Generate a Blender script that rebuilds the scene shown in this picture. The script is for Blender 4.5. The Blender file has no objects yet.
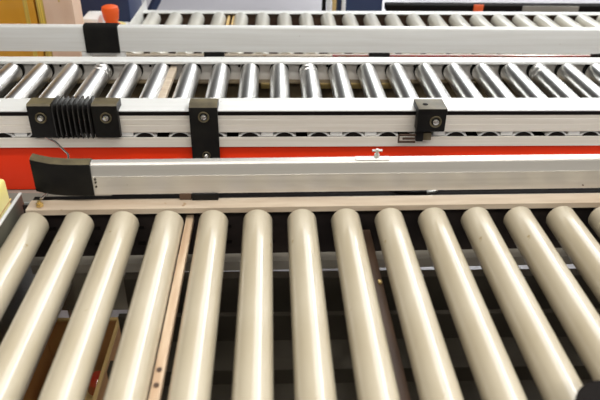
import bpy, bmesh, math, random
from mathutils import Vector, Matrix
random.seed(7)
S = bpy.context.scene
COL = S.collection
PI = math.pi
R = math.radians

# ------------------------------------------------------------------ materials
def mat(name, color, rough=0.5, metal=0.0, noise=None, bump=0.0, scale=(1, 1, 1), coat=0.0,
        col2=None, nscale=8.0, lo=0.35, hi=0.7, rough2=None, ior=1.5, spots=None, spec=0.5):
    m = bpy.data.materials.new(name); m.use_nodes = True
    nt = m.node_tree; b = nt.nodes['Principled BSDF']
    b.inputs['Base Color'].default_value = (*color, 1)
    b.inputs['Roughness'].default_value = rough
    b.inputs['Metallic'].default_value = metal
    b.inputs['IOR'].default_value = ior
    b.inputs['Coat Weight'].default_value = coat
    b.inputs['Coat Roughness'].default_value = 0.06
    b.inputs['Specular IOR Level'].default_value = spec
    tc = nt.nodes.new('ShaderNodeTexCoord'); mp = nt.nodes.new('ShaderNodeMapping')
    mp.inputs['Scale'].default_value = scale
    nt.links.new(tc.outputs['Object'], mp.inputs['Vector'])
    last = None
    if col2 is not None:
        n = nt.nodes.new('ShaderNodeTexNoise'); n.inputs['Scale'].default_value = nscale
        n.inputs['Detail'].default_value = 5
        nt.links.new(mp.outputs[0], n.inputs['Vector'])
        r = nt.nodes.new('ShaderNodeValToRGB')
        r.color_ramp.elements[0].position = lo; r.color_ramp.elements[1].position = hi
        r.color_ramp.elements[0].color = (*color, 1); r.color_ramp.elements[1].color = (*col2, 1)
        nt.links.new(n.outputs['Fac'], r.inputs['Fac'])
        last = r.outputs['Color']
        if rough2 is not None:
            mr = nt.nodes.new('ShaderNodeMapRange')
            mr.inputs['To Min'].default_value = rough; mr.inputs['To Max'].default_value = rough2
            nt.links.new(n.outputs['Fac'], mr.inputs['Value'])
            nt.links.new(mr.outputs[0], b.inputs['Roughness'])
    if spots is not None:                     # small scuffs with a shape of their own
        sc, thr, scol = spots
        n2 = nt.nodes.new('ShaderNodeTexNoise'); n2.inputs['Scale'].default_value = sc
        n2.inputs['Detail'].default_value = 2
        nt.links.new(tc.outputs['Object'], n2.inputs['Vector'])
        r2 = nt.nodes.new('ShaderNodeValToRGB')
        r2.color_ramp.elements[0].position = thr; r2.color_ramp.elements[1].position = thr + 0.03
        nt.links.new(n2.outputs['Fac'], r2.inputs['Fac'])
        mx = nt.nodes.new('ShaderNodeMix'); mx.data_type = 'RGBA'
        nt.links.new(r2.outputs['Color'], mx.inputs['Factor'])
        if last is not None: nt.links.new(last, mx.inputs['A'])
        else: mx.inputs['A'].default_value = (*color, 1)
        mx.inputs['B'].default_value = (*scol, 1)
        last = mx.outputs['Result']
    if last is not None: nt.links.new(last, b.inputs['Base Color'])
    if bump:
        n3 = nt.nodes.new('ShaderNodeTexNoise'); n3.inputs['Scale'].default_value = nscale * 3
        nt.links.new(mp.outputs[0], n3.inputs['Vector'])
        bp = nt.nodes.new('ShaderNodeBump'); bp.inputs['Strength'].default_value = bump
        bp.inputs['Distance'].default_value = 0.002
        nt.links.new(n3.outputs['Fac'], bp.inputs['Height'])
        nt.links.new(bp.outputs[0], b.inputs['Normal'])
    return m

M = {}
M['cream'] = mat('cream_pvc', (0.44, 0.375, 0.26), 0.36, 0, col2=(0.50, 0.44, 0.325), nscale=7, coat=1.0,
                 spots=(38, 0.726, (0.30, 0.22, 0.10)))
M['cream_white'] = mat('cream_white_pvc', (0.88, 0.83, 0.70), 0.34, 0, col2=(0.90, 0.87, 0.78), nscale=7, coat=0.8)
M['cream_end'] = mat('cream_end', (0.62, 0.55, 0.38), 0.4)
M['steel'] = mat('polished_steel', (0.84, 0.83, 0.80), 0.29, 1.0)
M['alu'] = mat('anodised_aluminium', (0.80, 0.80, 0.78), 0.38, 0.55, col2=(0.72, 0.71, 0.67), nscale=5, scale=(0.6, 8, 30))
M['alu_white'] = mat('white_aluminium', (0.78, 0.78, 0.75), 0.42, 0.1, col2=(0.70, 0.69, 0.65), nscale=5, scale=(0.6, 6, 20),
                     spots=(55, 0.74, (0.35, 0.30, 0.24)))
M['alu_tan'] = mat('worn_beige_profile', (0.50, 0.39, 0.28), 0.45, 0.1, col2=(0.66, 0.56, 0.43), nscale=6, scale=(1, 8, 8),
                   spots=(45, 0.70, (0.38, 0.25, 0.14)))
M['alu_face'] = mat('dusty_profile_face', (0.76, 0.70, 0.60), 0.45, 0.1, col2=(0.84, 0.79, 0.70), nscale=5, scale=(0.8, 6, 40))
M['guard'] = mat('guard_aluminium', (0.66, 0.63, 0.58), 0.33, 0.55, col2=(0.58, 0.55, 0.49), nscale=4, scale=(0.5, 4, 30),
                 spots=(60, 0.76, (0.15, 0.10, 0.07)))
M['zinc'] = mat('zinc_sheet', (0.50, 0.50, 0.46), 0.4, 0.6, col2=(0.62, 0.62, 0.57), nscale=14)
M['web'] = mat('galvanised_web', (0.74, 0.71, 0.67), 0.5, 0.1, col2=(0.66, 0.62, 0.56), nscale=9)
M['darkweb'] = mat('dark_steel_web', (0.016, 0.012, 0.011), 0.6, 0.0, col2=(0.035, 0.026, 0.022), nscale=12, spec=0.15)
M['platedark'] = mat('plate_dark_reflection', (0.085, 0.082, 0.060), 0.4, 0.3, col2=(0.15, 0.145, 0.11), nscale=16)  # dark reflection on the plate is put into the base colour
M['ledge'] = mat('dull_zinc', (0.26, 0.235, 0.19), 0.5, 0.1, col2=(0.33, 0.30, 0.25), nscale=9)
M['finrub'] = mat('ribbed_rubber', (0.022, 0.020, 0.018), 0.35, spec=0.5)
M['ochre'] = mat('ochre_flange', (0.26, 0.19, 0.10), 0.6, 0, col2=(0.14, 0.11, 0.07), nscale=14)
M['panel'] = mat('grey_green_panel', (0.16, 0.15, 0.11), 0.6, 0.0, col2=(0.22, 0.20, 0.16), nscale=10)
M['dark'] = mat('dark_recess', (0.010, 0.008, 0.007), 0.7, spec=0.05)
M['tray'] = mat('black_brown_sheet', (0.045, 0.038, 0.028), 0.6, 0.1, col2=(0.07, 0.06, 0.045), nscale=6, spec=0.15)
M['black'] = mat('black_plastic', (0.008, 0.0075, 0.007), 0.42, 0, col2=(0.013, 0.012, 0.010), nscale=30, bump=0.15, spec=0.15)
M['olive'] = mat('black_plastic_lit_olive', (0.075, 0.060, 0.032), 0.5, 0, col2=(0.15, 0.12, 0.06), nscale=35)  # olive tone; on tops of black parts it is light put into the colour
M['red'] = mat('red_paint', (0.83, 0.038, 0.003), 0.5, 0, col2=(0.76, 0.034, 0.003), nscale=4, spec=0.25)
M['orange'] = mat('orange_plastic', (0.85, 0.12, 0.02), 0.4)
M['bolt'] = mat('bolt_steel', (0.75, 0.75, 0.70), 0.25, 0.9)
M['brass'] = mat('brass', (0.75, 0.55, 0.22), 0.3, 0.8)
M['wood'] = mat('tan_strip', (0.42, 0.28, 0.17), 0.55, 0.0, col2=(0.56, 0.43, 0.29), nscale=5, scale=(20, 2, 1), spots=(50, 0.70, (0.28, 0.16, 0.07)))
M['brownstrip'] = mat('brown_strip', (0.06, 0.035, 0.022), 0.5, col2=(0.10, 0.055, 0.03), nscale=9)
M['carton'] = mat('cardboard', (0.70, 0.47, 0.33), 0.75, 0, col2=(0.77, 0.56, 0.42), nscale=4, scale=(6, 1, 1))
M['carton_brown'] = mat('brown_cardboard', (0.38, 0.17, 0.05), 0.7, 0, col2=(0.48, 0.25, 0.08), nscale=6)
M['carton_edge'] = mat('cardboard_edge', (0.62, 0.42, 0.16), 0.7)
M['amber'] = mat('amber_carton', (0.62, 0.29, 0.02), 0.5, 0, col2=(0.74, 0.36, 0.03), nscale=3, scale=(4, 1, 1), coat=0.2)
M['tape'] = mat('yellow_tape', (0.85, 0.62, 0.10), 0.3, 0, col2=(0.35, 0.22, 0.06), nscale=9, scale=(30, 1, 0.5))
M['navy'] = mat('navy_plastic', (0.018, 0.030, 0.085), 0.5, 0, col2=(0.025, 0.045, 0.11), nscale=5)
M['white'] = mat('white_plastic', (0.82, 0.82, 0.80), 0.4)
M['yellow'] = mat('yellow_plastic', (0.85, 0.75, 0.25), 0.4, col2=(0.9, 0.84, 0.45), nscale=12)
M['floor'] = mat('hall_floor', (0.42, 0.40, 0.42), 0.32, 0, col2=(0.50, 0.48, 0.50), nscale=0.8)
M['redfilm'] = mat('red_film', (0.50, 0.03, 0.02), 0.18, 0, col2=(0.35, 0.12, 0.03), nscale=20, coat=0.5)

# ------------------------------------------------------------------ mesh helpers
class MB:
    def __init__(s): s.bm = bmesh.new(); s.mi = 0
    def _tag(s, fs, smooth=False):
        for f in fs:
            f.material_index = s.mi; f.smooth = smooth
    def box(s, x0, x1, y0, y1, z0, z1, bev=0.0):
        b = bmesh.new()
        bmesh.ops.create_cube(b, size=1)
        for v in b.verts:
            v.co = Vector((x0 + (v.co.x + .5) * (x1 - x0), y0 + (v.co.y + .5) * (y1 - y0), z0 + (v.co.z + .5) * (z1 - z0)))
        if bev: bmesh.ops.bevel(b, geom=b.edges[:], offset=bev, segments=2, affect='EDGES', profile=0.5)
        s._merge(b, smooth=False); return s
    def _merge(s, b, smooth=None, M4=None):
        mp = {}
        for v in b.verts:
            mp[v] = s.bm.verts.new(M4 @ v.co if M4 else v.co)
        for f in b.faces:
            try: g = s.bm.faces.new([mp[v] for v in f.verts])
            except ValueError: continue
            g.material_index = s.mi; g.smooth = f.smooth if smooth is None else smooth
        b.free()
    def prism_x(s, prof, x0, x1, rot=0):                    # closed (y, z) profile swept along x
        n = len(prof)
        a = [s.bm.verts.new((x0, y, z)) for y, z in prof]
        b = [s.bm.verts.new((x1, y, z)) for y, z in prof]
        fs = [s.bm.faces.new((a[i], a[(i + 1) % n], b[(i + 1) % n], b[i])) for i in range(n)]
        fs += [s.bm.faces.new(a[::-1]), s.bm.faces.new(b)]
        s._tag(fs); return s
    def prism_z(s, poly, z0, z1):
        n = len(poly)
        a = [s.bm.verts.new((x, y, z0)) for x, y in poly]
        b = [s.bm.verts.new((x, y, z1)) for x, y in poly]
        fs = [s.bm.faces.new((a[i], a[(i + 1) % n], b[(i + 1) % n], b[i])) for i in range(n)]
        fs += [s.bm.faces.new(a[::-1]), s.bm.faces.new(b)]
        s._tag(fs); return s
    def lathe_y(s, prof, cx, cz, n=40):                     # (y, r) profile round a y-parallel axis
        rings = []
        for y, r in prof:
            if r < 1e-6: rings.append([s.bm.verts.new((cx, y, cz))])
            else: rings.append([s.bm.verts.new((cx + r * math.cos(2 * PI * i / n), y, cz + r * math.sin(2 * PI * i / n))) for i in range(n)])
        for (A, B), (pa, pb) in zip(zip(rings, rings[1:]), zip(prof, prof[1:])):
            sm = abs(pa[0] - pb[0]) > 1e-6
            for i in range(n):
                j = (i + 1) % n
                if len(A) == 1 and len(B) == 1: continue
                if len(A) == 1: f = s.bm.faces.new((A[0], B[j], B[i]))
                elif len(B) == 1: f = s.bm.faces.new((A[i], A[j], B[0]))
                else: f = s.bm.faces.new((A[i], A[j], B[j], B[i]))
                f.smooth = sm; f.material_index = s.mi
        return s
    def lathe_z(s, prof, cx, cy, n=24):
        b = MB(); b.mi = s.mi; b.lathe_y([(z, r) for z, r in prof], 0, 0, n)
        s._merge(b.bm, None, Matrix.Translation((cx, cy, 0)) @ Matrix(((1, 0, 0, 0), (0, 0, 1, 0), (0, 1, 0, 0), (0, 0, 0, 1))))
        return s
    def tube(s, pts, r, n=8):
        pts = [Vector(p) for p in pts]; rings = []
        for i, p in enumerate(pts):
            d = (pts[min(i + 1, len(pts) - 1)] - pts[max(i - 1, 0)]).normalized()
            u = d.orthogonal().normalized() if i == 0 else (u - d * u.dot(d)).normalized()
            w = d.cross(u)
            rings.append([s.bm.verts.new(p + r * (math.cos(2 * PI * k / n) * u + math.sin(2 * PI * k / n) * w)) for k in range(n)])
        for A, B in zip(rings, rings[1:]):
            for k in range(n):
                f = s.bm.faces.new((A[k], A[(k + 1) % n], B[(k + 1) % n], B[k])); f.smooth = True; f.material_index = s.mi
        for ring in (rings[0][::-1], rings[-1]):
            f = s.bm.faces.new(ring); f.material_index = s.mi
        return s
    def build(s, name, mats, parent=None, label=None):
        bmesh.ops.recalc_face_normals(s.bm, faces=s.bm.faces[:])
        me = bpy.data.meshes.new(name); s.bm.to_mesh(me); s.bm.free()
        me.set_sharp_from_angle(angle=R(31))
        for m in (mats if isinstance(mats, (list, tuple)) else [mats]): me.materials.append(M[m])
        o = bpy.data.objects.new(name, me); COL.objects.link(o)
        if parent: o.parent = parent
        if label: o['label'] = label
        return o

def thing(name, label, cat, loc=(0, 0, 0), rz=0, group=None):
    o = bpy.data.objects.new(name, None); COL.objects.link(o)
    o.location = loc; o.rotation_euler = (0, 0, R(rz)); o.empty_display_size = 0.05
    return tag(o, label, cat, group)
def tag(o, label, cat, group=None):
    o['label'] = label; o['category'] = cat
    if group: o['group'] = group
    return o

def leg_part(parent, x, y, z1, mname='zinc'):
    m = MB(); m.box(x - .02, x + .02, y - .02, y + .02, 0.012, z1, .002)
    m.box(x - .045, x + .045, y - .045, y + .045, 0, .012, .002)
    return m.build('leg', mname, parent)

# ------------------------------------------------------------------ floor
f = MB(); f.box(-9, 9, -6, 14, -0.1, 0); fl = f.build('floor', 'floor'); fl['kind'] = 'structure'

# ================================================================== NEAR CREAM ROLLER CONVEYOR
P = 0.0753
near = thing('roller_conveyor', 'roller conveyor in the foreground with thick cream plastic rollers', 'conveyor', (0, 0, 0), 0)
rotN = R(0.95)
XL, XR = -0.415, 0.98
# far side frame: C channel, its upper flange towards the camera
fr = MB()
fr.prism_x([(.9615, .822), (.929, .822), (.929, .812), (.9325, .812), (.9325, .819), (.9615, .819)], XL + .012, XR)
fr.mi = 1
fr.prism_x([(.9615, .819), (.958, .819), (.958, .70), (.9615, .70)], XL, XR)
o = fr.build('side_frame', ['alu_tan', 'zinc'], near); o.rotation_euler.z = rotN
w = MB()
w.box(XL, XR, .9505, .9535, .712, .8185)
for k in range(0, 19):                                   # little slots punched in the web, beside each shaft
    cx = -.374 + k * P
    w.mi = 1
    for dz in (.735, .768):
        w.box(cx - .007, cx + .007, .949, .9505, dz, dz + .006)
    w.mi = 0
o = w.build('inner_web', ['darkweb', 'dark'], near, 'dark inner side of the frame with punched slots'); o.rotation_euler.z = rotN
l = MB(); l.prism_x([(.9535, .712), (.925, .712), (.925, .693), (.928, .693), (.928, .709), (.9535, .709)], XL, XR)
o = l.build('bottom_flange', 'ledge', near); o.rotation_euler.z = rotN
m = MB(); m.box(XL + .01, XR, .9655, .984, .79, .8165, .001); o = m.build('gap_shade_strip', 'dark', near); o.rotation_euler.z = rotN  # dark strip drawn where the gap behind the flange is only shaded
m = MB(); m.box(-.275, XR, .984, 1.035, .78, .8145, .001); o = m.build('gap_shade_bar', 'dark', near, 'dark bar standing in for the shade behind the far frame'); o.rotation_euler.z = rotN  # dark bar added to fill the shaded gap under the guard rail
# near side frame
nf = MB(); nf.prism_x([(.39, .822), (.425, .822), (.425, .819), (.3935, .819), (.3935, .712), (.425, .712), (.425, .709), (.39, .709)], XL, XR)
o = nf.build('side_frame', 'alu_tan', near); o.rotation_euler.z = rotN
# rollers
def near_roller(cx, yf):
    m = MB(); y0 = .43; r = .0250; z = .80
    m.lathe_y([(y0, .010), (y0, r - .002), (y0 + .002, r), (yf - .002, r), (yf, r - .002), (yf, .010)], 0, 0, 48)
    ro = m.build('roller', 'cream', near)
    ro.location = (cx, 0, z)
    s_ = MB(); s_.lathe_y([(y0 - .035, 0), (y0 - .035, .0055), (yf + .024, .0055), (yf + .024, 0)], 0, 0, 6)
    s_.build('shaft', 'zinc', ro)
    return ro
r0 = near_roller(0, 0.919)
ch0 = r0.children[0]
first = True
for k in range(0, 18):
    x = -.4122 + .0100 + k * .0744
    if first: ro = r0; first = False
    else:
        ro = r0.copy(); COL.objects.link(ro)
        c = ch0.copy(); COL.objects.link(c); c.parent = ro
    yb = x * math.tan(rotN)                              # the shafts sit in the skewed frame
    ro.location = (x + .0035, yb * .72, .80)
    ro.rotation_euler = (0, random.uniform(0, 6.28), R(.45))
# strips between rollers
m = MB(); m.box(-.0062, .0062, .44, .94, -.012, 0.0, .001)
m.mi = 1
for yy in (.555, .580): m.lathe_z([(.0, .0035), (.0015, .0035), (.0015, 0)], 0, yy, 12)
o = m.build('divider_strip', ['wood', 'brownstrip'], near, 'thin tan strip lying in the gap between two rollers')
o.location = (-.1425, 0, .801); o.rotation_euler.z = R(.45)
m = MB(); m.box(-.009, .009, .44, .94, -.02, 0.0, .001)
o = m.build('divider_strip', 'brownstrip', near, 'dark brown strip sunk in the gap between two rollers')
o.location = (.160, 0, .768); o.rotation_euler.z = R(.45)
m = MB(); m.box(-.003, .003, -.004, .004, 0, .004, .001)
o = m.build('clip', 'brass', near); o.location = (.158, .79, .768)
# added dark sheets, standing in for the shade below the rollers
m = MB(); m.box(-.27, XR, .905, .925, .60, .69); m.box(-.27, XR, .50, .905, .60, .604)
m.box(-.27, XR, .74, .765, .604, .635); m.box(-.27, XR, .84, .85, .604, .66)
m.build('under_shade_sheet', 'tray', near, 'added black brown tray standing in for the shade below the rollers')
m = MB(); m.box(XL, -.275, .93, .945, .60, .705)
m.build('side_panel', 'panel', near, 'grey green sheet panel under the left end')
for x in (-.372, .95):
    for y in (.41, .955): leg_part(near, x, y, .705)
m = MB(); m.box(-.41, -.37, .43, .935, .66, .70); m.build('cross_beam', 'zinc', near)
m = MB(); m.box(.93, .97, .43, .97, .66, .70); m.build('cross_beam', 'zinc', near)
m = MB(); m.lathe_z([(.824, 0), (.824, .006), (.829, .0065), (.829, .003), (.834, .003), (.834, 0)], -.3975, .933, 6)
m.build('nut', 'brass', near, 'small brass nut at the left end of the frame')
# left end plate
ep = thing('end_plate', 'upright grey sheet metal plate left of the leftmost cream roller', 'metal plate', (-.4375, .735, 0))
m = MB(); m.box(-.002, .002, -.22, .226, .48, .832, .0006); m.box(-.028, -.002, -.22, .235, .70, .704)
m.build('plate', 'platedark', ep)
m = MB(); m.box(-.0026, .0026, -.22, .227, .831, .8335, .0004); m.build('rim', 'alu_white', ep, 'bright upper edge')
m = MB(); m.box(-.022, -.002, -.2, -.16, 0, .70); m.box(-.022, -.002, .18, .22, 0, .70); m.build('support_leg', 'zinc', ep)
yb = thing('stop_block', 'yellow plastic block at the left edge behind the grey end plate', 'block', (-.500, .975, .70))
m = MB(); m.box(-.03, .022, -.06, .035, 0, .137, .008); m.build('block', 'yellow', yb)
m = MB(); m.box(-.031, .0225, -.061, .0355, .09, .094, .001); m.build('seam', 'carton_edge', yb)
m = MB(); m.box(-.03, -.005, -.05, .03, -.70, -.0, .001); m.build('post', 'zinc', yb)

# ================================================================== GUARD RAILS
def rounded(x0, x1, steps): return [x0 + (x1 - x0) * i / steps for i in range(steps + 1)]
gn = thing('guard_rail', 'aluminium guard rail with a black end cap above the far edge of the cream rollers', 'guard rail', (.010, 0, -.0075), 1.05)
prof = [(.957, .842), (.957, .8765), (.9575, .8772), (.9590, .8945), (.9605, .8975), (.963, .9000),
        (.974, .9000), (.977, .8975), (.977, .842)]
m = MB(); m.prism_x(prof, -.305, 1.0); m.build('rail', 'guard', gn)
m = MB()                                                   # cap, curving back to its free end
sec = [(-.302, 0, 0), (-.320, 0, 0), (-.345, .001, 0), (-.37, .0055, .000), (-.388, .011, .001), (-.404, .018, .0015)]
cp = [(.955, .841), (.955, .896), (.9565, .8995), (.961, .902), (.975, .902), (.9785, .899), (.9785, .841)]
rings = [[m.bm.verts.new((x, y + dy, z + dz * 0 + (dz if z > .88 else dz * .3))) for y, z in cp] for x, dy, dz in sec]
for A, B in zip(rings, rings[1:]):
    for i in range(len(cp)):
        f_ = m.bm.faces.new((A[i], A[(i + 1) % len(cp)], B[(i + 1) % len(cp)], B[i])); f_.material_index = 1 if i in (2, 3) else 0
m.bm.faces.new(rings[0][::-1]); m.bm.faces.new(rings[-1])
m.build('end_cap', ['black', 'olive'], gn, 'black plastic cap bent away at the left end')
m = MB()
for z in (.872, .866, .858): m.lathe_y([(.9555, 0), (.9555, .0018), (.9575, .0018)], -.297, z, 10)
m.build('rivet', 'tray', gn)
m = MB(); m.box(.139, .197, .959, .972, .900, .9022, .0008)
m.build('slide_plate', 'white', gn, 'small white plate on top of the rail')
m = MB(); m.lathe_z([(.9022, 0), (.9022, .0045), (.909, .0045), (.909, .0028), (.918, .0028), (.918, 0)], .1755, .966, 6)
m.box(.167, .184, .964, .968, .914, .9165)
m.build('bolt', 'zinc', gn)
m = MB(); m.box(-.139, -.094, .9535, .9755, .8297, .8425, .0015); m.build('foot', 'black', gn)
m = MB(); m.box(-.160, -.140, .9555, .972, .8300, .8425, .001); m.build('foot', 'brownstrip', gn)
for x in (.85,):
    m = MB(); m.box(x - .012, x + .012, .9585, .974, .8425 - .009, .843); m.build('standoff', 'black', gn)

gf = thing('guard_rail', 'white guard rail with a black joint sleeve in front of the far cream rollers', 'guard rail', (0, 1.75, 0), -.35)
prof = [(0, .8225), (0, .884), (.002, .889), (.006, .8915), (.022, .8915), (.026, .889), (.026, .8225)]
m = MB(); m.prism_x(prof, -1.05, -.525); m.build('rail', 'alu_white', gf)
m = MB(); m.prism_x(prof, -.432, 1.35); m.build('rail', 'alu_white', gf)
m = MB(); cp = [(-.004, .8195), (-.004, .886), (-.001, .892), (.005, .8955), (.023, .8955), (.03, .891), (.03, .8195)]
m.prism_x(cp, -.524, -.433); m.build('joint_sleeve', ['black'], gf, 'black plastic sleeve joining two lengths of rail')
m = MB()
for x in (-.528, -.433): m.box(x - .012, x + .012, .001, .02, .802, .8205, .002)
m.box(-.515, -.445, .006, .016, .808, .8195, .001)
m.build('joint_bracket', 'alu_white', gf)
for x in (-.175, .287, .925):
    m = MB(); m.box(x - .028, x + .028, -.003, .028, .803, .823, .002); m.build('clip', 'black', gf)

gx = thing('guard_rail', 'black rounded end of a rail in the lower right corner', 'guard rail', (0, 0, 0))
m = MB()
cyl = MB(); 
prof = []
for i in range(10):
    a = PI * (0.0 + i / 9 * .5); prof.append((.350 - .043 * math.sin(a + 0) , .4455 + .043 * math.cos(a) - .0))
poly = [(.80, .4885)] + [(p[0], p[1]) for p in prof] + [(.307, .40), (.80, .40)]
m.prism_z(poly, .845, .870); m.build('end_cap', 'dark', gx)
m = MB(); m.box(.36, .80, .392, .424, .8222, .845); m.build('rail', 'guard', gx)
m = MB(); m.prism_z([(.36, .482), (.36, .485), (.80, .485), (.80, .482)], .870, .8715); m.build('edge_strip', 'olive', gx)

# ================================================================== METAL ROLLER CONVEYOR
mid = thing('roller_conveyor', 'middle roller conveyor with shiny steel rollers above a red beam', 'conveyor', (0, 0, 0), .2)
XL, XR = -1.0, 1.25
m = MB()
m.prism_x([(1.341, .852), (1.283, .852), (1.273, .851), (1.273, .8488), (1.341, .8488)], XL, XR)
m.build('top_flange', 'alu_white', mid, 'white worn top of the near frame')
m = MB()
m.prism_x([(1.341, .8488), (1.2775, .8488), (1.2775, .8395), (1.274, .8395), (1.274, .8325), (1.2747, .832), (1.2747, .8312), (1.274, .8307),
           (1.274, .819), (1.2747, .8185), (1.2747, .8178), (1.274, .8173), (1.274, .8005), (1.341, .8005)], XL, XR)
m.build('near_frame', 'alu_face', mid)
m = MB(); m.prism_x([(1.279, .8487), (1.2738, .8487), (1.2738, .8396), (1.279, .8396)], XL, XR)  # dark strip drawn in place of the deep groove's shade
m.build('groove_shade_strip', 'dark', mid, 'dark strip standing in for the shade in the near frame groove')
m = MB()
m.prism_x([(1.272, .789), (1.272, .7665), (1.276, .7645), (1.341, .7645), (1.341, .767), (1.2765, .767), (1.275, .789)], XL, XR)
m.build('lower_frame', 'alu_face', mid)
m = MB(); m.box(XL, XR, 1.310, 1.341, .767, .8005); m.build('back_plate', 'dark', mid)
# return-roller caps and spacers in the slot between the two profiles
capp = MB(); capp.lathe_y([(1.2775, 0), (1.2775, .033), (1.2785, .0338), (1.3045, .0338)], 0, 0, 40)
for v in list(capp.bm.verts):
    pass
capo = None
for k in range(-4, 23):
    x = -.6539 + k * P - .004
    if x < XL + .04 or x > XR - .04: continue
    if capo is None:
        # only the arc that rises above the lower profile
        c = MB(); n = 14; r = .034; zc = .766
        a0 = math.asin((.789 - zc) / r)
        pts = [(r * math.cos(a0 + (PI - 2 * a0) * i / n), zc + r * math.sin(a0 + (PI - 2 * a0) * i / n)) for i in range(n + 1)]
        A = [c.bm.verts.new((px, 1.277, pz)) for px, pz in pts]; B = [c.bm.verts.new((px, 1.3045, pz)) for px, pz in pts]
        c.bm.faces.new(A[::-1]); c.bm.faces.new(B)
        for i in range(n + 1): c.bm.faces.new((A[i], A[(i + 1) % (n + 1)], B[(i + 1) % (n + 1)], B[i]))
        capo = c.build('bearing_cap', 'white', mid, 'pale round cap peeping through the slot')
        h = MB(); r = .0245; zc = .7738; a0 = math.asin((.789 - zc) / r)
        pts = [(r * math.cos(a0 + (PI - 2 * a0) * i / n), zc + r * math.sin(a0 + (PI - 2 * a0) * i / n)) for i in range(n + 1)]
        A = [h.bm.verts.new((px, 1.2745, pz)) for px, pz in pts]; B = [h.bm.verts.new((px, 1.277, pz)) for px, pz in pts]
        h.bm.faces.new(A[::-1]); h.bm.faces.new(B)
        for i in range(n + 1): h.bm.faces.new((A[i], A[(i + 1) % (n + 1)], B[(i + 1) % (n + 1)], B[i]))
        hub = h.build('hub', 'dark', capo); cc = capo
    else:
        cc = capo.copy(); COL.objects.link(cc); hh = hub.copy(); COL.objects.link(hh); hh.parent = cc
    cc.location = (x, 0, 0)
    if k % 7 in (1, 3, 4, 6):
        s_ = MB(); s_.box(x + P / 2 - .013, x + P / 2 + .013, 1.2765, 1.300, .7892, .8004, .0006); s_.build('spacer', 'white', mid)
# far frame
m = MB(); m.prism_x([(1.622, .852), (1.584, .852), (1.584, .846), (1.587, .846), (1.587, .849), (1.619, .849), (1.619, .77), (1.622, .77)], XL, XR)
m.build('far_frame', 'alu_white', mid)
m = MB(); m.prism_x([(1.600, .849), (1.598, .849), (1.598, .800), (1.600, .800)], XL, XR)
m.build('inner_web', 'web', mid, 'pale inner side of the far frame')
m = MB(); m.box(XL, XR, 1.575, 1.600, .797, .800); m.box(XL, XR, 1.594, 1.597, .74, .797)
m.build('bottom_flange', 'ochre', mid, 'tan lower edge of the far frame')
m = MB(); m.box(XL, XR, 1.345, 1.61, .735, .738); m.box(XL, XR, 1.341, 1.345, .735, .80); m.build('under_shade_sheet', 'tray', mid)
# rollers
prof_plain = [(1.346, 0), (1.346, .022), (1.348, .0237), (1.580, .0237), (1.582, .022), (1.582, .012), (1.590, .012), (1.590, 0)]
prof_groov = [(1.346, 0), (1.346, .022), (1.348, .0237), (1.538, .0237), (1.541, .0185), (1.544, .0185), (1.547, .0237), (1.562, .0237),
              (1.565, .0185), (1.568, .0185), (1.571, .0237), (1.580, .0237), (1.582, .022), (1.582, .012), (1.590, .012), (1.590, 0)]
def mid_roller(prof):
    m = MB(); m.lathe_y(prof, 0, 0, 48); ro = m.build('roller', 'steel', mid)
    e = MB(); e.lathe_y([(1.5905, 0), (1.5905, .0232), (1.5925, .0246), (1.5975, .0246)], 0, .0, 32); e.build('cutout_standin_disc', 'black', ro)  # black disc standing in for the dark cutout round the roller end
    return ro
pl, gr_ = mid_roller(prof_plain), mid_roller(prof_groov)
usedm = set()
for k in range(-4, 25):
    x = -.6539 + k * P
    if x < XL + .03 or x > XR - .03: continue
    src = gr_ if k in (3, 10, 18) else pl
    if id(src) not in usedm: ro = src; usedm.add(id(src))
    else:
        ro = src.copy(); COL.objects.link(ro)
        for ch in src.children:
            c = ch.copy(); COL.objects.link(c); c.parent = ro
    ro.location = (-.2 + (x + .2) * .988 - .010, 0, .8265); ro.rotation_euler = (0, random.uniform(0, 6.28), 0)
    if (k % 3) == 1:                                       # small bolt holes in the web between rollers
        h = MB(); h.lathe_y([(1.5970, 0), (1.5970, .0035), (1.5985, .0035)], x + P * .47, .8365, 12); h.build('bolt_hole', 'dark', mid)
m = MB(); m.box(-.0085, .0085, 1.345, 1.59, -.012, 0, .001); o = m.build('divider_strip', 'alu_tan', mid, 'pale narrow strip between two rollers')
o.location = (-.2565, 0, .838)
for x in (-.02, .13, .21, .29):
    m = MB(); m.box(x - .016, x + .016, 1.565, 1.575, .787, .80, .001); m.build('drive_tab', 'brass', mid)
for x in (-.95, 1.2):
    for y in (1.31, 1.60): leg_part(mid, x, y, .74)

# red beam under the near profile
rb = thing('beam', 'bright red beam running below the steel roller conveyor', 'beam', (0, 0, 0), .1)
m = MB(); m.box(-1.0, 1.25, 1.279, 1.335, .657, .7635, .002); m.build('beam', 'red', rb)
m = MB(); m.prism_x([(1.268, .655), (1.268, .630), (1.335, .630), (1.335, .655)], -1.0, 1.25); m.build('lower_profile', 'ledge', rb)
for x in (-.85, 1.0):
    m = MB(); m.box(x - .02, x + .02, 1.28, 1.32, 0, .63, .002); m.build('leg', 'zinc', rb)

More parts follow.
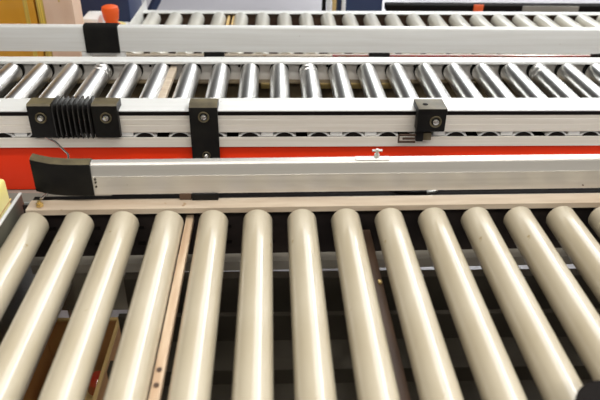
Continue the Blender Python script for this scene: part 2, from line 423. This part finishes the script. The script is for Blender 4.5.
# black brackets clamped on the near frame
def bolt_on(parent, x, y, z, r=.0065):
    m = MB(); m.lathe_y([(y + .0004, r * 1.85), (y - .0028, r * 1.80), (y - .0030, r * 1.72), (y + .0004, r * 1.25)], x, z, 32)
    w = m.build('washer', 'olive', parent)
    m = MB(); m.lathe_y([(y - .0055, 0), (y - .0055, r * .55), (y - .0045, r * .9), (y, r * .95)], x, z, 20)
    m.build('bolt', 'bolt', parent)
def end_block(parent, x0, x1, z0=.796, topcol='olive'):
    m = MB(); m.prism_x([(1.300, .8525), (1.300, .868), (1.297, .8705), (1.2625, .8705), (1.259, .867), (1.259, z0), (1.271, z0), (1.271, .8525)], x0, x1)
    for f_ in m.bm.faces:
        f_.normal_update()
        if abs(f_.normal.z) > .3 and f_.calc_center_median().z > .856: f_.material_index = 1
    o = m.build('end_block', ['black', topcol], parent)
    bolt_on(parent, (x0 + x1) / 2 + .001, 1.259, .841)
    return o
bj = thing('bellows_joint', 'black ribbed rubber joint between two bolted blocks on the metal frame', 'joint', (0, 0, 0), .1)
end_block(bj, -.516, -.467); end_block(bj, -.3835, -.331)
nfin = 8
for i in range(nfin):
    x = -.467 + (i + .5) * (.0835 / nfin)
    m = MB(); m.prism_x([(1.306, .8525), (1.306, .871), (1.300, .874), (1.262, .874), (1.253, .869), (1.250, .860), (1.250, .806), (1.256, .795), (1.2705, .793), (1.2705, .8525)], x - .0011, x + .0011)
    m.build('fin', 'finrub', bj)
m = MB(); m.prism_x([(1.290, .8525), (1.290, .857), (1.270, .857), (1.2685, .856), (1.2685, .80), (1.2705, .80), (1.2705, .8525)], -.467, -.3835)
m.build('core', 'dark', bj)
lb = thing('bracket', 'long black bolted bracket hanging down over the red beam', 'bracket', (0, 0, 0), .1)
m = MB(); m.prism_x([(1.305, .8525), (1.305, .864), (1.300, .868), (1.273, .868), (1.2625, .862), (1.2605, .857), (1.2605, .640), (1.2665, .640), (1.2665, .8525)], -.183, -.1235)
for f_ in m.bm.faces:
    f_.normal_update()
    if f_.calc_center_median().z > .8605 and abs(f_.normal.x) < .5: f_.material_index = 1
m.build('plate', ['black', 'olive'], lb)
bolt_on(lb, -.153, 1.2605, .842); bolt_on(lb, -.1525, 1.2605, .752, .0048)
cb = thing('clamp_block', 'small black clamp block with a bolt at the right on the metal frame', 'clamp', (0, 0, 0), .1)
m = MB(); m.mi = 0
b = MB(); b.box(.297, .359, 1.243, 1.300, .8525, .867, .002); m._merge(b.bm)
b = MB(); b.box(.2975, .3585, 1.2432, 1.2705, .814, .858, .003); m._merge(b.bm)
for f_ in m.bm.faces:
    f_.normal_update()
    if f_.normal.z > .7 and f_.calc_center_median().z > .865: f_.material_index = 1
m.build('block', ['black', 'olive'], cb)
m = MB(); m.lathe_z([(.867, .006), (.8674, .006), (.8674, 0)], .316, 1.268, 20); m.build('hole', 'dark', cb)
bolt_on(cb, .336, 1.243, .838, .007)
m = MB(); m.box(.300, .316, 1.25, 1.266, .788, .816, .002); m.build('stalk', 'black', cb)
m = MB(); m.box(.262, .300, 1.252, 1.256, .784, .788); m.box(.262, .265, 1.252, 1.256, .788, .804); m.box(.262, .31, 1.252, 1.256, .801, .804); m.box(.272, .298, 1.252, 1.256, .792, .796)
m.build('wire_frame', 'brownstrip', cb)
m = MB(); m.box(.316, .334, 1.252, 1.265, .79, .808, .002); m.build('foot', 'olive', cb)

# wires
m = MB(); m.tube([(-.492, 1.262, .795), (-.470, 1.25, .79), (-.43, 1.20, .785), (-.40, 1.10, .79), (-.385, 1.02, .815), (-.388, .990, .826), (-.391, .972, .830), (-.3965, .940, .8335)], .0021)
tag(m.build('wire', 'bolt'), 'thin grey wire passing behind the black cap at the left', 'wire')
cbl = thing('cable', 'thin black cable with a pale tip lying behind the front guard rail', 'cable')
pts = [(.19, 1.035, .8175), (.200, .995, .8180), (.215, .984, .8185), (.24, .981, .8185), (.264, .982, .8185)]
m = MB(); m.tube(pts, .0028); m.build('sheath', 'black', cbl)
m = MB(); m.tube([(.264, .982, .8185), (.277, .984, .8185), (.284, .990, .8180)], .0034); m.build('tip', 'zinc', cbl)
m = MB(); m.tube([(.19, 1.035, .8175), (.188, 1.05, .80), (.17, 1.10, .74), (.16, 1.25, .66), (.16, 1.262, .65)], .0028); m.build('tail', 'black', cbl)

# ================================================================== FAR CREAM ROLLER CONVEYOR
far = thing('roller_conveyor', 'far roller conveyor with cream rollers behind the white guard rail', 'conveyor', (0, 0, 0), .1)
XL, XR = -.455, 1.40
m = MB(); m.prism_x([(2.245, .800), (2.280, .800), (2.280, .70), (2.277, .70), (2.277, .797), (2.245, .797)], XL, XR); m.build('side_frame', 'alu_white', far)
m = MB(); m.box(XL, XR, 2.258, 2.261, .71, .797); m.build('inner_web', 'brownstrip', far)
m = MB(); m.prism_x([(1.782, .802), (1.800, .802), (1.800, .70), (1.782, .70)], -.545, XR); m.build('side_frame', 'alu_tan', far)
m = MB(); m.prism_x([(1.7775, .8055), (1.7818, .8065), (1.7818, .775), (1.7775, .775)], .16, XR); m.build('stripe', 'redfilm', far, 'dark red brown stripe along the frame')
m = MB(); m.prism_z([(-.459, 1.80), (-.455, 1.80), (-.455, 2.33), (-.459, 2.33)], .70, .822); m.build('end_frame', 'alu_white', far)
def far_roller():
    m = MB(); m.lathe_y([(1.81, 0), (1.81, .023), (1.812, .025), (2.236, .025), (2.243, .0225), (2.243, .008), (2.258, .008), (2.258, 0)], 0, 0, 32)
    return m.build('roller', 'cream_white', far)
fr0 = far_roller(); fst = True
for k in range(0, 24):
    x = -.1201 + .0003 - 4 * .0752 + k * .0752
    ro = fr0 if fst else fr0.copy()
    if not fst: COL.objects.link(ro)
    fst = False
    ro.location = (-.1201 + (x + .1201) * .994, 0, .780); ro.rotation_euler = (0, random.uniform(0, 6.28), 0)
m = MB(); m.box(XL, XR, 1.80, 2.258, .70, .703); m.build('under_shade_sheet', 'brownstrip', far)
m = MB(); m.box(-.165, -.157, 1.95, 2.25, .76, .79); m.box(-.148, -.140, 1.95, 2.25, .76, .79); m.build('divider_strip', 'carton_edge', far)
for x in (-.43, 1.35):
    for y in (1.82, 2.24): leg_part(far, x, y, .70)

# ================================================================== BOXES, BACKGROUND
def carton(name, label, x0, x1, y0, y1, z0, z1, mt, lid=True):
    t = thing(name, label, 'box', ((x0 + x1) / 2, (y0 + y1) / 2, z0))
    hx, hy, h = (x1 - x0) / 2, (y1 - y0) / 2, z1 - z0
    m = MB()
    tk = .004
    m.box(-hx, hx, -hy, -hy + tk, 0, h); m.box(-hx, hx, hy - tk, hy, 0, h)
    m.box(-hx, -hx + tk, -hy + tk, hy - tk, 0, h); m.box(hx - tk, hx, -hy + tk, hy - tk, 0, h); m.box(-hx, hx, -hy, hy, 0, tk)
    m.build('body', mt, t)
    if lid:
        m = MB(); m.box(-hx, hx, -hy, hy, h, h + tk); m.build('lid', mt, t)
    return t, hx, hy, h
t, hx, hy, h = carton('carton', 'glossy amber orange carton at the far left behind the white rail', -1.00, -.682, 1.86, 2.2, 0, .98, 'amber')
m = MB(); m.box(hx - .03, hx - .018, -hy - .0012, -hy, 0, h); m.build('tape', 'tape', t)
t, hx, hy, h = carton('cardboard_box', 'pinkish cardboard box beside the amber carton', -.676, -.575, 1.86, 1.94, 0, .99, 'carton')
m = MB(); m.box(-hx, -hx + .02, -hy - .0012, -hy, 0, h); m.build('tape', 'tape', t, 'striped yellow tape on the corner')
m = MB(); m.box(.012, .017, -hy - .0015, -hy, h - .06, h); m.build('flap_edge', 'carton_edge', t)
# navy cabinet, white control box with an orange knob
nb = thing('cabinet', 'dark navy cabinet behind the orange button at the upper left', 'cabinet', (-.70, 2.62, 0))
m = MB(); m.box(-.16, .14, -.12, .12, .05, .80, .006); m.build('body', 'navy', nb)
m = MB(); m.box(-.15, .02, -.124, -.12, .50, .655, .004); m.build('niche', 'dark', nb)
m = MB(); m.box(-.16, .14, -.13, .13, .80, .815, .003); m.build('top', 'navy', nb)
m = MB()
for sx in (-.13, .11): m.box(sx - .02, sx + .02, -.1, .1, 0, .05)
m.build('foot', 'dark', nb)
cx = thing('control_box', 'white control box with an orange push button behind the rail', 'control box', (-.555, 2.15, 0))
m = MB(); m.box(-.075, .085, -.05, .05, .62, .782, .008); m.box(-.075, -.022, -.05, .05, .782, .818, .006); m.build('housing', 'white', cx)
m = MB(); m.lathe_z([(.782, 0), (.782, .026), (.790, .026), (.790, .020), (.800, .020), (.806, .024), (.836, .028), (.846, .026), (.850, .018), (.850, 0)], .012, -.01, 32)
m.build('push_button', 'orange', cx)
m = MB(); m.lathe_z([(.7822, .040), (.788, .040), (.788, .027)], .016, -.01, 32); m.build('button_collar', 'yellow', cx)
m = MB(); m.box(-.02, .02, -.02, .02, 0, .62); m.build('post', 'zinc', cx)
# far rail with a red marker
fb = thing('barrier_rail', 'low dark rail with a small red block beyond the far conveyor', 'rail', (0, 2.6, 0), 0)
m = MB(); m.box(.438, 1.6, 0, .05, .716, .741, .002); m.build('bar', 'dark', fb)
m = MB(); m.box(.790, .830, -.006, 0, .716, .746, .002); m.build('marker', 'orange', fb, 'small red block')
m = MB(); m.box(.99, 1.22, -.004, 0, .718, .741, .001); m.build('plate', 'ledge', fb)
for x in (.5, 1.05, 1.55):
    m = MB(); m.box(x - .02, x + .02, .01, .04, 0, .716); m.build('post', 'dark', fb)
tr = thing('machine_stand', 'dark navy machine stand with pale and brown uprights at the top centre', 'machine', (.30, 2.62, 0))
m = MB(); m.box(-.055, .125, 0, .2, .08, .90, .004); m.build('body', 'navy', tr)
for x, mm, n_ in ((-.112, 'dark', 'post'), (-.092, 'white', 'post'), (-.071, 'carton_edge', 'post'), (-.033, 'white', 'post')):
    m = MB(); m.box(x - .008, x + .008, -.02, .0, .0, .92, .002); m.build(n_, mm, tr)
m = MB(); m.box(-.12, .125, 0, .2, .0, .08); m.build('base', 'dark', tr)
hn = MB(); hn.tube([(-.50, 2.42, .70), (-.44, 2.42, .80), (-.40, 2.44, .90)], .016, 10); hn.tube([(-.40, 2.44, .90), (-.36, 2.45, .95)], .016, 10)
hn.tube([(-.50, 2.42, .70), (-.50, 2.42, 0)], .016, 10)
tag(hn.build('handrail', 'navy'), 'dark slanting tube handle left of the far conveyor', 'handle')

# carton under the near conveyor
t, hx, hy, h = carton('cardboard_box', 'open brown cardboard box underneath the leftmost cream rollers', -.430, -.285, .60, .905, 0, .60, 'carton_brown', lid=False)
m = MB(); m.box(-hx, hx, hy - .006, hy, h, h + .004); m.box(hx - .006, hx, -hy, hy, h, h + .004); m.build('rim', 'carton_edge', t)
rd = MB(); rd.lathe_z([(.505, 0), (.505, .016), (.515, .022), (.535, .020), (.545, .010), (.545, 0)], -.3165, .822, 20)
tag(rd.build('parcel', 'redfilm'), 'small glossy red round package inside the brown box', 'package')
yc = thing('carton', 'small yellow carton inside the brown box below the rollers', 'box', (-.352, .76, .0042))
m = MB(); m.box(-.055, .030, -.10, .10, 0, .4978, .002); m.build('body', 'carton_edge', yc)
m = MB(); m.box(-.055, .030, -.012, .012, .4978, .4983); m.build('tape', 'tape', yc)

# ================================================================== LIGHT
def area(name, loc, sx, sy, power, rot=(0, 0, 0), col=(1, 1, 1)):
    L = bpy.data.lights.new(name, 'AREA'); L.shape = 'RECTANGLE'; L.size = sx; L.size_y = sy
    L.energy = power; L.color = col
    o = bpy.data.objects.new(name, L); COL.objects.link(o); o.location = loc; o.rotation_euler = rot
    return o
area('skylight', (3.6, 8.5, 7.0), 7.0, 9, 820, col=(.95, .98, 1))
area('skylight', (3.0, 20, 7.0), 2.2, 13, 420, col=(.95, .98, 1))
area('fill_overhead', (0.1, .35, 3.3), 3.2, .25, 62, rot=(R(12), 0, 0), col=(1, .97, .93))  # unseen fill lamp, added to brighten faces turned to the camera
area('ceiling_lamp_row', (3.0, 15, 4.8), .5, 34, 900, col=(.97, .99, 1))
area('ceiling_lamp_row', (8.5, 15, 4.8), .6, 34, 700)
area('fill_front', (0.4, -2.6, 4.2), 4.5, 1.0, 800, rot=(R(-34), 0, 0), col=(1, .96, .90))  # added front fill out of view, lifts the camera-facing sides
W = bpy.data.worlds.new('hall'); S.world = W; W.use_nodes = True
wn = W.node_tree; bg = wn.nodes['Background']
tc = wn.nodes.new('ShaderNodeTexCoord'); sx = wn.nodes.new('ShaderNodeSeparateXYZ')
wn.links.new(tc.outputs['Generated'], sx.inputs[0])
def ramp(sock, stops):
    mr = wn.nodes.new('ShaderNodeMapRange'); mr.inputs['From Min'].default_value = -1; mr.inputs['From Max'].default_value = 1
    wn.links.new(sock, mr.inputs['Value'])
    rp = wn.nodes.new('ShaderNodeValToRGB'); e = rp.color_ramp.elements
    for k, (p_, c_) in enumerate(stops):
        q = e[k] if k < 2 else e.new(p_)
        q.position = (p_ + 1) / 2; q.color = (*c_, 1)
    wn.links.new(mr.outputs[0], rp.inputs['Fac']); return rp.outputs[0]
up = ramp(sx.outputs['Z'], [(-.1, (.03, .025, .02)), (.9, (.36, .36, .37)), (.08, (.06, .055, .05)), (.2, (.40, .39, .38)), (.5, (.36, .36, .36))])
side = ramp(sx.outputs['X'], [(-.75, (.25, .24, .23)), (.8, (.8, .8, .8)), (-.35, (.10, .10, .10)), (-.08, (.95, .95, .95)), (.4, (1, 1, 1))])
mx = wn.nodes.new('ShaderNodeMix'); mx.data_type = 'RGBA'; mx.blend_type = 'MULTIPLY'; mx.inputs['Factor'].default_value = 1
wn.links.new(up, mx.inputs['A']); wn.links.new(side, mx.inputs['B']); wn.links.new(mx.outputs['Result'], bg.inputs[0])
bg.inputs[1].default_value = 1.0

# ================================================================== CAMERA
cd = bpy.data.cameras.new('camera'); cam = bpy.data.objects.new('camera', cd); COL.objects.link(cam)
cd.sensor_width = 36; cd.lens = 645 / 600 * 36
cd.clip_start = .02
cam.matrix_world = Matrix.Translation((0, 0, 1.392)) @ Matrix.Rotation(R(-2.3), 4, 'Z') @ Matrix.Rotation(R(90 - 30.9), 4, 'X') @ Matrix.Rotation(R(.9), 4, 'Z')
cd.dof.use_dof = True; cd.dof.focus_distance = 1.35; cd.dof.aperture_fstop = 5.0
S.camera = cam
S.view_settings.view_transform = 'Standard'; S.view_settings.look = 'None'
S.view_settings.exposure = -0.32; S.view_settings.gamma = 1
